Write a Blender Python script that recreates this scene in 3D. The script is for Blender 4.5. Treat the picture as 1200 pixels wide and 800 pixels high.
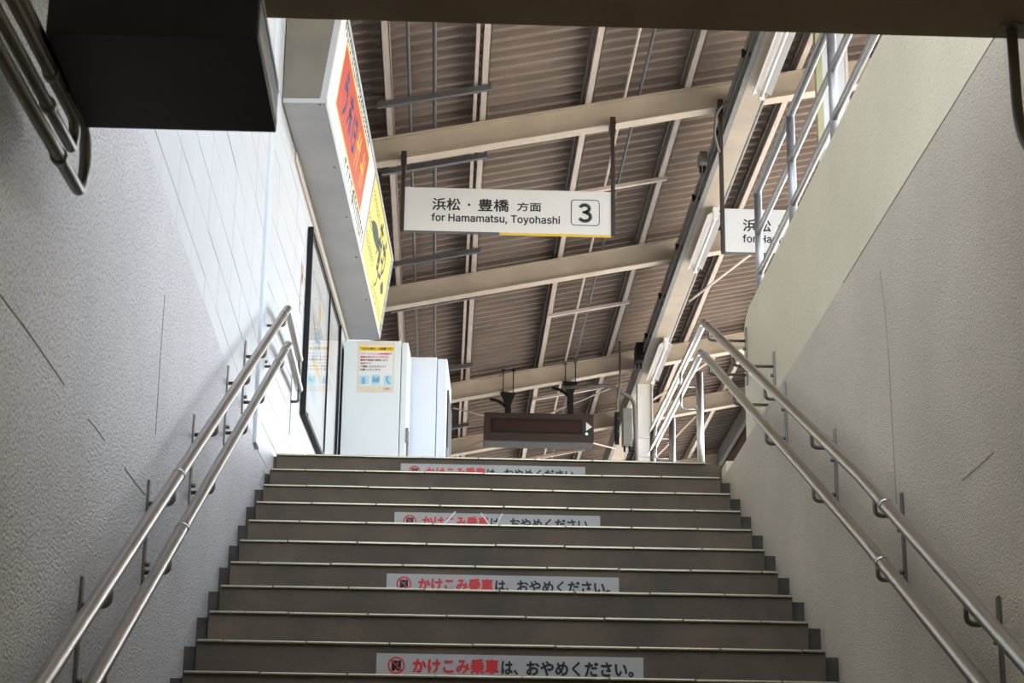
import bpy, bmesh, math, random
from mathutils import Vector, Matrix
random.seed(7)
scene = bpy.context.scene
COL = scene.collection
for o in list(bpy.data.objects):
    bpy.data.objects.remove(o, do_unlink=True)

# ------------------------------------------------------------------ camera
# metres; x across the stairs (left wall 0, right wall W), y up the stairs (top edge 0), z up (platform 0)
W = 2.377
CAM = Vector((0.927, -9.966, -2.453))
PITCH, YAW, ROLL, FPX = 0.300753, 0.034205, 0.012407, 2293.7
fwd = Vector((math.sin(YAW)*math.cos(PITCH), math.cos(YAW)*math.cos(PITCH), math.sin(PITCH)))
rgt = Vector((math.cos(YAW), -math.sin(YAW), 0))
upv = rgt.cross(fwd)
r2 = rgt*math.cos(ROLL) + upv*math.sin(ROLL)
u2 = -rgt*math.sin(ROLL) + upv*math.cos(ROLL)
cd = bpy.data.cameras.new('camera')
cam = bpy.data.objects.new('camera', cd); COL.objects.link(cam)
M = Matrix((r2, u2, -fwd)).transposed().to_4x4(); M.translation = CAM
cam.matrix_world = M
cd.sensor_width = 36.0
cd.lens = 36.0*FPX/1200.0
cd.clip_start = 0.05; cd.clip_end = 400
cd.dof.use_dof = True; cd.dof.focus_distance = 12.5; cd.dof.aperture_fstop = 14.0
scene.camera = cam

# ------------------------------------------------------------------ world, sun, exposure
world = bpy.data.worlds.new('sky'); scene.world = world
world.use_nodes = True
wn = world.node_tree.nodes; wl = world.node_tree.links
wn.clear()
wo = wn.new('ShaderNodeOutputWorld'); bgn = wn.new('ShaderNodeBackground')
sky = wn.new('ShaderNodeTexSky'); sky.sky_type = 'NISHITA'
sky.sun_disc = False; sky.sun_elevation = math.radians(48); sky.sun_rotation = math.radians(-18)
sky.air_density = 1.0; sky.dust_density = 3.0; sky.ozone_density = 1.0
bgn.inputs['Strength'].default_value = 0.42
hsv = wn.new('ShaderNodeHueSaturation'); hsv.inputs['Saturation'].default_value = 0.40   # hazy, thinly clouded sky
wl.new(sky.outputs[0], hsv.inputs['Color']); wl.new(hsv.outputs[0], bgn.inputs[0]); wl.new(bgn.outputs[0], wo.inputs[0])
sl = bpy.data.lights.new('sun', 'SUN'); sl.energy = 6.0; sl.angle = math.radians(0.6); sl.color = (1.0, 0.95, 0.86)
sun = bpy.data.objects.new('sun', sl); COL.objects.link(sun)
sun.rotation_euler = Vector((0.25, -0.75, -0.75)).to_track_quat('-Z', 'Y').to_euler()
scene.view_settings.view_transform = 'Standard'
scene.view_settings.look = 'None'
scene.view_settings.gamma = 1.0
scene.view_settings.use_curve_mapping = False
scene.view_settings.exposure = 1.62

# ------------------------------------------------------------------ materials
def lin(c):
    return tuple(((v/255.0)/12.92 if v/255.0 <= 0.04045 else ((v/255.0+0.055)/1.055)**2.4) for v in c)
MATS = {}
def mat(name, rgb, rough=0.6, metal=0.0, var=0.0, vscale=3.0, bump=0.0, bscale=60.0, var2=None, v2amt=0.0, v2scale=8.0,
        v2lo=0.55, v2hi=0.75, spec=None, stretch=None, emit=None, estr=0.0, bdist=0.004, coat=0.0, v2det=8):
    """principled material; rgb linear. var: soft mottling, var2: stain colour through a noise mask, bump: fine relief"""
    if name in MATS: return MATS[name]
    m = bpy.data.materials.new(name); m.use_nodes = True
    nt = m.node_tree; N = nt.nodes; L = nt.links
    b = N['Principled BSDF']
    b.inputs['Roughness'].default_value = rough; b.inputs['Metallic'].default_value = metal
    if spec is not None: b.inputs['Specular IOR Level'].default_value = spec
    if coat: b.inputs['Coat Weight'].default_value = coat
    b.inputs['Base Color'].default_value = (*rgb, 1)
    tc = N.new('ShaderNodeNewGeometry'); src = tc.outputs['Position']   # world position, so repeats differ
    if stretch:
        mp = N.new('ShaderNodeMapping'); mp.inputs['Scale'].default_value = stretch
        L.new(src, mp.inputs[0]); src = mp.outputs[0]
    col = None
    if var > 0:
        n = N.new('ShaderNodeTexNoise'); n.inputs['Scale'].default_value = vscale; n.inputs['Detail'].default_value = 6
        L.new(src, n.inputs['Vector'])
        r = N.new('ShaderNodeMapRange'); r.inputs['From Min'].default_value = 0.3; r.inputs['From Max'].default_value = 0.7
        r.inputs['To Min'].default_value = 1-var; r.inputs['To Max'].default_value = 1+var
        L.new(n.outputs[0], r.inputs[0])
        mx = N.new('ShaderNodeMix'); mx.data_type = 'RGBA'; mx.blend_type = 'MULTIPLY'; mx.inputs[0].default_value = 1
        mx.inputs[6].default_value = (*rgb, 1); L.new(r.outputs[0], mx.inputs[7]); col = mx.outputs[2]
    if var2 is not None:
        n = N.new('ShaderNodeTexNoise'); n.inputs['Scale'].default_value = v2scale; n.inputs['Detail'].default_value = v2det
        n.inputs['Roughness'].default_value = 0.65
        L.new(src, n.inputs['Vector'])
        r = N.new('ShaderNodeMapRange'); r.inputs['From Min'].default_value = v2lo; r.inputs['From Max'].default_value = v2hi
        r.inputs['To Max'].default_value = v2amt; L.new(n.outputs[0], r.inputs[0])
        mx = N.new('ShaderNodeMix'); mx.data_type = 'RGBA'
        if col: L.new(col, mx.inputs[6])
        else: mx.inputs[6].default_value = (*rgb, 1)
        mx.inputs[7].default_value = (*var2, 1); L.new(r.outputs[0], mx.inputs[0]); col = mx.outputs[2]
    if col: L.new(col, b.inputs['Base Color'])
    if bump > 0:
        n = N.new('ShaderNodeTexNoise'); n.inputs['Scale'].default_value = bscale; n.inputs['Detail'].default_value = 3
        L.new(tc.outputs['Position'], n.inputs['Vector'])
        bp = N.new('ShaderNodeBump'); bp.inputs['Strength'].default_value = bump; bp.inputs['Distance'].default_value = bdist
        L.new(n.outputs[0], bp.inputs['Height']); L.new(bp.outputs[0], b.inputs['Normal'])
    if emit is not None:
        b.inputs['Emission Color'].default_value = (*emit, 1); b.inputs['Emission Strength'].default_value = estr
    MATS[name] = m
    return m

STUCCO_L = mat('stucco_white', (0.64, 0.635, 0.63), 0.42, var=0.10, vscale=1.3, var2=(0.17, 0.16, 0.15), v2amt=0.9, v2scale=120, v2lo=0.51, v2hi=0.60, v2det=2, bump=1.0, bscale=120, bdist=0.008)
STUCCO_R = mat('stucco_cream', (0.68, 0.60, 0.47), 0.5, var=0.10, vscale=1.2, var2=(0.22, 0.2, 0.17), v2amt=0.5, v2scale=135, v2lo=0.57, v2hi=0.66, v2det=2, bump=0.9, bscale=140, bdist=0.006)
PARAPET = mat('parapet_render', (0.80, 0.735, 0.55), 0.6, var=0.06, vscale=1.5, var2=(0.3, 0.28, 0.24), v2amt=0.4, v2scale=100, v2lo=0.61, v2hi=0.68, v2det=2, bump=0.6, bscale=120, bdist=0.004)
BLOCK = mat('block_white_paint', (0.54, 0.545, 0.54), 0.45, var=0.04, vscale=2.0, bump=0.15, bscale=40, bdist=0.003)
JOINT = mat('joint_grey', (0.22, 0.22, 0.23), 0.8)
TRIMW = mat('trim_white', (0.60, 0.64, 0.67), 0.35)
TRIMC = mat('trim_cream', (0.60, 0.55, 0.46), 0.5)
CONC = mat('stair_concrete', (0.106, 0.080, 0.050), 0.7, var=0.28, vscale=3.0, var2=(0.055, 0.045, 0.035), v2amt=0.75, v2scale=5, v2lo=0.5, v2hi=0.75, bump=0.25, bscale=50)
CONC_D = mat('stair_base_concrete', (0.065, 0.058, 0.048), 0.85, var=0.3, vscale=12, bump=0.5, bscale=40)
CONC_C = mat('slab_concrete', (0.24, 0.18, 0.11), 0.8, var=0.15, vscale=3, var2=(0.04, 0.035, 0.03), v2amt=0.7, v2scale=7, v2lo=0.62, v2hi=0.72, bump=0.3, bscale=70)
PAVE = mat('platform_asphalt', (0.36, 0.345, 0.32), 0.8, var=0.12, vscale=2, bump=0.2, bscale=80)
GROUND = mat('track_ballast', (0.42, 0.38, 0.33), 0.9, var=0.25, vscale=5, bump=0.6, bscale=20, bdist=0.02)
STEEL = mat('stainless_steel', (0.46, 0.44, 0.40), 0.30, 1.0, var=0.05, vscale=6, stretch=(1, 1, 1))
STEEL_D = mat('stainless_dull', (0.20, 0.185, 0.165), 0.45, 0.8)
COLLAR = mat('stainless_collar', (0.66, 0.65, 0.62), 0.22, 1.0)
GALV = mat('galvanised_tube', (0.36, 0.36, 0.36), 0.42, 0.9, var=0.1, vscale=20)
ALU = mat('aluminium_nosing', (0.40, 0.37, 0.27), 0.30, 0.9, var=0.08, vscale=15)
CREAMST = mat('cream_paint_steel', (0.50, 0.43, 0.335), 0.5, var=0.10, vscale=4, var2=(0.17, 0.085, 0.05), v2amt=0.8, v2scale=9, v2lo=0.66, v2hi=0.72)
PINKST = mat('pale_paint_steel', (0.60, 0.52, 0.45), 0.5, var=0.08, vscale=5, var2=(0.22, 0.12, 0.08), v2amt=0.7, v2scale=14, v2lo=0.68, v2hi=0.74)
WHITEST = mat('white_paint_steel', (0.68, 0.66, 0.62), 0.4, var=0.04, vscale=6)
GREYST = mat('grey_paint_steel', (0.23, 0.235, 0.225), 0.5, var=0.1, vscale=8)
STRUT = mat('galvanised_strut', (0.12, 0.12, 0.125), 0.5, 0.3)
SHEET = mat('corrugated_slate', (0.225, 0.180, 0.150), 0.85, var=0.14, vscale=2.2, var2=(0.12, 0.10, 0.085), v2amt=0.6, v2scale=1.3, v2lo=0.5, v2hi=0.74)
BROWNSHEET = mat('brown_fascia_sheet', (0.12, 0.075, 0.06), 0.8, var=0.12, vscale=3)
BROWNBAR = mat('dark_brown_paint', (0.035, 0.022, 0.018), 0.5)
BLACK = mat('black_paint', (0.010, 0.010, 0.010), 0.6, spec=0.25)
DARKBOX = mat('black_sheet_metal', (0.008, 0.008, 0.009), 0.55, var=0.2, vscale=4)
GALVBOX = mat('galvanised_sheet', (0.46, 0.46, 0.46), 0.45, 0.2, var=0.10, vscale=2.5, var2=(0.2, 0.17, 0.14), v2amt=0.6, v2scale=11, v2lo=0.68, v2hi=0.74)
SIGNW = mat('sign_white', (0.74, 0.735, 0.72), 0.3, var=0.02, vscale=4)
ACRYLW = mat('acrylic_white', (0.80, 0.79, 0.73), 0.35)
ACRYLY = mat('acrylic_yellow', (0.74, 0.66, 0.14), 0.35)
YELLOW = mat('print_yellow', (0.85, 0.55, 0.02), 0.45)
ORANGE = mat('print_orange', (0.55, 0.055, 0.018), 0.4)
RED = mat('print_red', (0.66, 0.03, 0.03), 0.5)
INK = mat('print_black', (0.012, 0.012, 0.013), 0.5)
NAVY = mat('print_violet_blue', (0.035, 0.018, 0.11), 0.5)
GREEN = mat('print_dark_green', (0.010, 0.035, 0.014), 0.6)
BROWNINK = mat('print_brown_orange', (0.52, 0.20, 0.05), 0.4)
PAPER = mat('paper_cream', (0.70, 0.62, 0.48), 0.6)
PAPERW = mat('paper_white', (0.74, 0.73, 0.70), 0.6)
PBLUE = mat('print_pale_blue', (0.40, 0.62, 0.72), 0.6)
PBLUE2 = mat('print_mid_blue', (0.16, 0.36, 0.50), 0.6)
PGREYBLUE = mat('print_grey_blue', (0.25, 0.30, 0.40), 0.5)
RISERW = mat('riser_sign_white', (0.42, 0.41, 0.385), 0.5, var=0.05, vscale=8)
CABW = mat('cabinet_white', (0.70, 0.74, 0.74), 0.35, var=0.02, vscale=3)
CABB = mat('cabinet_bluewhite', (0.72, 0.76, 0.84), 0.35)
DISPB = mat('display_brown', (0.042, 0.028, 0.022), 0.6, spec=0.3)
SCREEN = mat('display_screen', (0.035, 0.016, 0.013), 0.25)
LEDG = mat('led_green', (0.05, 0.8, 0.3), 0.4, emit=(0.1, 1.0, 0.4), estr=2.0)
LAMPW = mat('lamp_white', (0.78, 0.77, 0.76), 0.35)
BOXGREEN = mat('grey_green_box', (0.20, 0.205, 0.175), 0.6, var=0.1, vscale=9)
CABLE = mat('cable_grey', (0.16, 0.15, 0.14), 0.6)
BOARD = mat('board_bluewhite', (0.66, 0.70, 0.74), 0.4)
BOARDEDGE = mat('board_edge_green', (0.42, 0.44, 0.28), 0.5)
CRACK = mat('crack_dark', (0.16, 0.15, 0.14), 0.9)
DULLJOINT = mat('joint_beige', (0.33, 0.28, 0.21), 0.9)
def glassmat():
    m = bpy.data.materials.new('case_glass'); m.use_nodes = True
    nt = m.node_tree; N = nt.nodes; L = nt.links; N.clear()
    out = N.new('ShaderNodeOutputMaterial'); mx = N.new('ShaderNodeMixShader')
    fr = N.new('ShaderNodeFresnel'); fr.inputs[0].default_value = 1.5
    tr = N.new('ShaderNodeBsdfTransparent'); gl = N.new('ShaderNodeBsdfGlossy'); gl.inputs['Roughness'].default_value = 0.02
    ge = N.new('ShaderNodeNewGeometry'); inv = N.new('ShaderNodeMath'); inv.operation = 'SUBTRACT'; inv.inputs[0].default_value = 1.0
    mul = N.new('ShaderNodeMath'); mul.operation = 'MULTIPLY'
    L.new(ge.outputs['Backfacing'], inv.inputs[1]); L.new(fr.outputs[0], mul.inputs[0]); L.new(inv.outputs[0], mul.inputs[1])   # reflect on the outer face only
    L.new(mul.outputs[0], mx.inputs[0]); L.new(tr.outputs[0], mx.inputs[1]); L.new(gl.outputs[0], mx.inputs[2]); L.new(mx.outputs[0], out.inputs[0])
    return m
GLASS = glassmat()

# ------------------------------------------------------------------ mesh helpers
def link(name, me, m=None, parent=None, loc=None, rotz=None):
    o = bpy.data.objects.new(name, me); COL.objects.link(o)
    if m is not None and me is not None and not me.materials: me.materials.append(m)
    if parent is not None: o.parent = parent
    if loc is not None: o.location = loc
    if rotz is not None: o.rotation_euler = (0, 0, rotz)
    return o
def tag(o, label, cat, group=None, kind=None):
    o['label'] = label; o['category'] = cat
    if group: o['group'] = group
    if kind: o['kind'] = kind
    return o
def thing(name, label, cat, loc=(0, 0, 0), rotz=0.0, group=None, kind=None):
    o = bpy.data.objects.new(name, None); COL.objects.link(o); o.empty_display_size = 0.1
    o.location = loc; o.rotation_euler = (0, 0, rotz)
    return tag(o, label, cat, group, kind)
class MB:
    """collects boxes, prisms and tubes into one mesh"""
    def __init__(self): self.v = []; self.f = []; self.s = []
    def add(self, vs, fs, smooth=False):
        b = len(self.v); self.v += [tuple(x) for x in vs]
        for f in fs: self.f.append(tuple(i+b for i in f)); self.s.append(smooth)
        return self
    def box(self, x0, x1, y0, y1, z0, z1, bev=0.0):
        if bev <= 0:
            vs = [(x0,y0,z0),(x1,y0,z0),(x1,y1,z0),(x0,y1,z0),(x0,y0,z1),(x1,y0,z1),(x1,y1,z1),(x0,y1,z1)]
            return self.add(vs, [(0,3,2,1),(4,5,6,7),(0,1,5,4),(1,2,6,5),(2,3,7,6),(3,0,4,7)])
        bm = bmesh.new()
        bmesh.ops.create_cube(bm, size=1.0)
        for v in bm.verts:
            v.co = Vector(((x0+x1)/2+v.co.x*(x1-x0), (y0+y1)/2+v.co.y*(y1-y0), (z0+z1)/2+v.co.z*(z1-z0)))
        bmesh.ops.bevel(bm, geom=list(bm.edges), offset=min(bev, 0.45*min(x1-x0, y1-y0, z1-z0)), segments=2, affect='EDGES', profile=0.6)
        bm.verts.index_update()
        self.add([v.co[:] for v in bm.verts], [[v.index for v in f.verts] for f in bm.faces])
        bm.free(); return self
    def hexa(self, p):   # 8 corners, bottom 4 ccw then top 4
        return self.add(p, [(0,3,2,1),(4,5,6,7),(0,1,5,4),(1,2,6,5),(2,3,7,6),(3,0,4,7)])
    def tube(self, pts, r, n=12, cap=True):
        pts = [Vector(p) for p in pts]; k = len(pts); rings = []
        T = []
        for i in range(k):
            a = (pts[i]-pts[i-1]).normalized() if i > 0 else None
            b = (pts[i+1]-pts[i]).normalized() if i < k-1 else None
            T.append((a or b, b or a))
        t0 = T[0][1]; ref = Vector((0, 0, 1)) if abs(t0.z) < 0.9 else Vector((1, 0, 0))
        u = t0.cross(ref).normalized(); w = u.cross(t0).normalized()
        vs = []; cur = t0
        for i in range(k):
            a, b = T[i]
            if i > 0:
                q = cur.rotation_difference(a); u = q @ u; w = q @ w; cur = a
            nrm = (a+b).normalized()
            for j in range(n):
                c = u*math.cos(2*math.pi*j/n)*r + w*math.sin(2*math.pi*j/n)*r
                d = a.dot(nrm)
                c = c - a*(c.dot(nrm)/d)
                vs.append(pts[i]+c)
            if i < k-1:
                q = cur.rotation_difference(b); u = q @ u; w = q @ w; cur = b
        fs = []
        for i in range(k-1):
            for j in range(n):
                fs.append((i*n+j, i*n+(j+1) % n, (i+1)*n+(j+1) % n, (i+1)*n+j))
        self.add(vs, fs, True)
        if cap:
            b0 = len(self.v)-len(vs)
            self.f.append(tuple(b0+j for j in reversed(range(n)))); self.s.append(False)
            self.f.append(tuple(b0+(k-1)*n+j for j in range(n))); self.s.append(False)
        return self
    def prism(self, poly, fn):   # poly of 2d points; fn(p,t) -> 3d for t in 0,1
        n = len(poly)
        vs = [fn(p, 0) for p in poly] + [fn(p, 1) for p in poly]
        fs = [tuple(range(n))[::-1], tuple(range(n, 2*n))] + [(i, (i+1) % n, n+(i+1) % n, n+i) for i in range(n)]
        return self.add(vs, fs)
    def mesh(self, name):
        me = bpy.data.meshes.new(name); me.from_pydata(self.v, [], self.f)
        bm = bmesh.new(); bm.from_mesh(me); bmesh.ops.recalc_face_normals(bm, faces=bm.faces); bm.to_mesh(me); bm.free()
        me.polygons.foreach_set('use_smooth', self.s)
        me.update(); return me
    def build(self, name, m, parent=None, loc=None, rotz=None):
        return link(name, self.mesh(name), m, parent, loc, rotz)
def fillet(pts, r, n=5):
    pts = [Vector(p) for p in pts]; out = [pts[0]]
    for i in range(1, len(pts)-1):
        a = (pts[i-1]-pts[i]); b = (pts[i+1]-pts[i]); d = min(r, a.length*0.45, b.length*0.45)
        p0 = pts[i]+a.normalized()*d; p1 = pts[i]+b.normalized()*d
        for k in range(n+1):
            t = k/n; out.append(p0*(1-t)**2 + pts[i]*2*t*(1-t) + p1*t*t)
    out.append(pts[-1]); return out
try:
    import os
    GOTHIC = bpy.data.fonts.load(os.path.join(bpy.utils.system_resource('DATAFILES'), 'fonts', 'Inter.woff2'))   # ships with Blender
except Exception:
    GOTHIC = None
def text_mesh(body, weight=0.0, name='lettering'):
    """flat lettering mesh in x/y, normalised so its bounding box is 0..w, 0..1"""
    c = bpy.data.curves.new(name, 'FONT'); c.body = body; c.size = 1.0; c.offset = weight; c.resolution_u = 2
    if GOTHIC and body.isascii(): c.font = GOTHIC
    o = bpy.data.objects.new(name, c); COL.objects.link(o)
    dg = bpy.context.evaluated_depsgraph_get()
    me = bpy.data.meshes.new_from_object(o.evaluated_get(dg))
    bpy.data.objects.remove(o, do_unlink=True); bpy.data.curves.remove(c)
    me.name = name
    return me
def text(body, frame, x0, x1, y0, y1, m, parent, name='lettering', weight=0.0, lift=0.0008):
    """lettering stretched into the rectangle x0..x1, y0..y1 of a local frame (origin, right, up, normal)"""
    me = text_mesh(body, 0.0, name)
    if not me.vertices: return None
    co = [v.co.copy() for v in me.vertices]; fs = [tuple(p.vertices) for p in me.polygons]
    bpy.data.meshes.remove(me)
    ax, bx = min(c.x for c in co), max(c.x for c in co); ay, by = min(c.y for c in co), max(c.y for c in co)
    O, R, U, Nn = [Vector(q) for q in frame]; mb = MB()
    d = weight*(y1-y0)
    for i_, (dx, dy) in enumerate(((0, 0),) if weight <= 0 else ((-d, 0), (d, 0), (0, -d), (0, d))):
        mb.add([O+R*(x0+d+(c.x-ax)/max(bx-ax, 1e-6)*(x1-x0-2*d)+dx)+U*(y0+d+(c.y-ay)/max(by-ay, 1e-6)*(y1-y0-2*d)+dy)+Nn*(lift+0.00025*i_) for c in co], fs)
    me = bpy.data.meshes.new(name); me.from_pydata(mb.v, [], mb.f); me.update()
    return link(name, me, m, parent)
def flat(frame, polys, m, parent, name, lift=0.0005):
    """thin print: polygons given in frame coordinates"""
    O, R, U, Nn = [Vector(q) for q in frame]; mb = MB()
    for p in polys: mb.add([O+R*a+U*b+Nn*lift for a, b in p], [tuple(range(len(p)))])
    me = bpy.data.meshes.new(name); me.from_pydata(mb.v, [], mb.f); me.update()
    o = link(name, me, m, parent)
    if name in ('small_lettering', 'leaf_print'): o['kind'] = 'stuff'
    return o
def rect(x0, x1, y0, y1): return [(x0, y0), (x1, y0), (x1, y1), (x0, y1)]
def stroke(pts, w0, w1=None):
    """a brush stroke as quads of varying width"""
    w1 = w0 if w1 is None else w1; out = []; k = len(pts)
    for i in range(k-1):
        (ax, ay), (bx, by) = pts[i], pts[i+1]; d = math.hypot(bx-ax, by-ay) or 1
        nx, ny = -(by-ay)/d, (bx-ax)/d
        wa = w0+(w1-w0)*i/(k-1); wb = w0+(w1-w0)*(i+1)/(k-1)
        out.append([(ax-nx*wa/2, ay-ny*wa/2), (bx-nx*wb/2, by-ny*wb/2), (bx+nx*wb/2, by+ny*wb/2), (ax+nx*wa/2, ay+ny*wa/2)])
    return out
def ring(cx, cy, r0, r1, n=28):
    out = []
    for i in range(n):
        a, b = 2*math.pi*i/n, 2*math.pi*(i+1)/n
        out.append([(cx+r0*math.cos(a), cy+r0*math.sin(a)), (cx+r1*math.cos(a), cy+r1*math.sin(a)), (cx+r1*math.cos(b), cy+r1*math.sin(b)), (cx+r0*math.cos(b), cy+r0*math.sin(b))])
    return out

# ------------------------------------------------------------------ the setting
TREAD, RISE, NST = 0.32, 0.15578, 25
ZF = -NST*RISE
PZ = -0.03
def struct(name, mb, m, label, cat):
    return tag(mb.build(name, m), label, cat, kind='structure')
struct('floor', MB().box(-0.3, W+0.3, -15, -NST*TREAD+TREAD+0.02, ZF-0.2, ZF), PAVE, 'grey passage floor at the foot of the stairs', 'floor')
wl_ = struct('wall_left', MB().box(-0.3, 0, -15, 0.0, ZF-0.2, -0.13), STUCCO_L, 'rough white stucco wall left of the stairs', 'wall')
wr_ = struct('wall_right', MB().box(W, W+0.28, -15, 0.0, ZF-0.2, -0.095), STUCCO_R, 'rough cream stucco wall right of the stairs', 'wall')
# parapet over the right wall with a softened free end
PX0 = W+0.11      # the parapet stands back from the wall below and leaves a ledge
pp = [(-15, -0.095), (-0.16, -0.095), (-0.16, 0.64), (-0.18, 0.69), (-0.25, 0.73), (-0.36, 0.75), (-15, 0.75)]
wp_ = struct('wall_right_upper', MB().prism(pp, lambda p, t: (PX0+t*0.16, p[0], p[1])), PARAPET, 'smoother cream parapet set back above the right wall', 'wall')
MB().box(W+0.002, W+0.28, -0.16, 0.0, -0.095, PZ).build('kerb', PARAPET, wp_)
# joints and cracks with their own width
def crack(pts, axis_x, sgn, w, m, parent, name='crack'):
    mb = MB()
    for (y0, z0), (y1, z1) in zip(pts[:-1], pts[1:]):
        d = math.hypot(y1-y0, z1-z0); ny, nz = -(z1-z0)/d*w/2, (y1-y0)/d*w/2
        e = axis_x+sgn*0.0015
        mb.hexa([(axis_x, y0-ny, z0-nz), (axis_x, y1-ny, z1-nz), (axis_x, y1+ny, z1+nz), (axis_x, y0+ny, z0+nz),
                 (e, y0-ny, z0-nz), (e, y1-ny, z1-nz), (e, y1+ny, z1+nz), (e, y0+ny, z0+nz)])
    return mb.build(name, m, parent)
crack([(-9, -0.097), (-5.32, -0.097), (-4.77, -0.099), (-4.35, -0.097), (-3.8, -0.096), (-3.2, -0.097)], W, -1, 0.003, DULLJOINT, wr_, 'joint_line')
crack([(-3.79, -0.26), (-3.83, -0.40), (-3.855, -0.586), (-3.857, -0.76), (-3.866, -1.075)], W, -1, 0.0055, DULLJOINT, wr_, 'joint_line')
crack([(-4.98, -1.184), (-4.81, -1.185), (-4.66, -1.183)], W, -1, 0.0025, DULLJOINT, wr_, 'scratch')
crack([(-6.1, -1.176), (-5.79, -1.166), (-5.37, -1.161)], 0, 1, 0.003, CRACK, wl_, 'crack')
crack([(-5.03, -1.156), (-4.90, -1.150), (-4.77, -1.147)], 0, 1, 0.0025, CRACK, wl_, 'crack')
crack([(-4.41, -1.138), (-4.21, -1.134), (-4.0, -1.125)], 0, 1, 0.003, CRACK, wl_, 'crack')
crack([(-3.875, -0.43), (-3.88, -0.68), (-3.871, -0.90)], 0, 1, 0.002, CRACK, wl_, 'crack')
# passage ceiling slab and back wall
cl_ = struct('ceiling', MB().box(-0.3, W+0.3, -15, -5.63, -0.30, PZ-0.002, 0.008), CONC_C, 'dark brown concrete ceiling slab over the foot of the stairs', 'ceiling')
struct('wall_back', MB().box(-0.3, W+0.3, -15.2, -15, ZF, -0.3), STUCCO_R, 'plain rough wall closing the passage behind the viewer', 'wall')
# stairs: base blocks, worn facing slabs and aluminium nosing strips
st_ = thing('stairs', 'worn concrete staircase with metal nosings rising to the platform', 'stairs', kind='structure')
base_me = MB().box(0, W, 0.03, TREAD+0.06, -RISE-0.05, -0.022).mesh('step_base'); base_me.materials.append(CONC_D)
slab_me = MB().box(0.045, W-0.05, 0.008, TREAD+0.03, -RISE-0.004, -0.003, 0.004).mesh('step'); slab_me.materials.append(CONC)
nos_me = {}
def nosing(L):
    k = round(L, 3)
    if k not in nos_me:
        me = MB().box(0.002, L-0.002, -0.004, 0.038, -0.010, 0.0, 0.003).mesh('nosing_strip'); me.materials.append(ALU); nos_me[k] = me
    return nos_me[k]
for k in range(NST):
    sp = link('step', slab_me, None, st_, (0, -k*TREAD, -k*RISE))
    link('step_base', base_me, None, sp)
    x = 0.047; off = random.uniform(0.08, 0.3); first = True
    while x < W-0.055:
        L = off if first else 0.3
        first = False
        L = min(L, W-0.052-x)
        if L > 0.03:
            ns = link('nosing_strip', nosing(L), None, sp, (x, 0, random.uniform(-0.0008, 0.0008)))
        x += L
MB().box(0, W, 0.02, 0.4, -0.2, -0.012).build('landing_edge', CONC, st_)
# platform floor around the stairwell, the ground beyond its edge
struct('platform_floor', MB().box(-3.5, 5.6, 0.36, 26, -0.35, PZ).box(W+0.27, 5.6, -9, 0.36, -0.35, PZ).box(-3.5, -0.28, -9, 0.36, -0.35, PZ)
       .box(W+0.002, 5.6, 0.001, 0.36, -0.35, PZ), PAVE, 'grey asphalt platform floor at the top of the stairs', 'floor')
struct('track_ground', MB().box(5.6, 60, -40, 60, -1.4, -1.2).box(-60, -3.5, -40, 60, -1.4, -1.2), GROUND, 'pale ballast ground beside the platform', 'ground')

# block wall, near stretch in line with the stairs
AW = math.radians(2.4)
D0 = Vector((0, -0.72, 0)); DR = Vector((math.sin(AW), math.cos(AW), 0)); DN = Vector((math.cos(AW), -math.sin(AW), 0))
wb_ = struct('wall_left_upper', MB().box(-0.3, -0.004, -7.0, -0.72, -0.13, 2.75), JOINT, 'white painted block wall above the left stucco', 'wall')
def blocks(parent, u0, u1, zs, pitch, fn, uoff):
    cache = {}
    for z0, z1 in zip(zs[:-1], zs[1:]):
        u = u0-uoff
        while u < u1:
            a, b = max(u, u0), min(u+pitch, u1)
            if b-a > 0.03:
                key = (round(b-a, 3), round(z1-z0, 3))
                if key not in cache:
                    me = MB().box(-0.02, 0.0, 0.0015, b-a-0.0015, 0.0015, z1-z0-0.0015, 0.0015).mesh('block'); me.materials.append(BLOCK); cache[key] = me
                fn(cache[key], a, z0, random.uniform(-0.0008, 0.0008))
            u += pitch
zs = [-0.13, -0.03] + [-0.03+0.193*i for i in range(1, 15)]
blocks(wb_, -6.2, -0.78, zs, 0.41, lambda me, u, z, j: link('block', me, None, wb_, (j, u, z)), 0.39)
wf_ = tag(link('wall_left_platform', MB().box(-0.25, -0.004, 0.0, 7.0, -0.13, 2.75).mesh('wall_left_platform'), JOINT, None, D0, -AW),
          'white painted block wall along the platform, past the corner strip', 'wall', kind='structure')
MB().box(-0.2, -0.001, 0.0, 1.2, -0.7, -0.131).build('plinth', STUCCO_L, wf_)
zf = [-0.131, 0.03] + [0.03+0.1815*i for i in range(1, 16)]
blocks(wf_, 0.07, 6.6, zf, 0.41, lambda me, u, z, j: link('block', me, None, wf_, (j, u, z)), 0.06)
struct('trim_1', MB().box(-0.02, 0.018, -0.80, -0.655, -0.145, 2.75, 0.006), TRIMW, 'pale blue white corner strip between the two block walls', 'trim')
tag(link('trim_2', MB().box(-0.004, 0.012, 1.0, 4.62, 1.755, 1.815, 0.003).mesh('trim_2'), TRIMC, None, D0, -AW),
    'cream strip along the wall under the long light box', 'trim', kind='structure')

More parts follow.
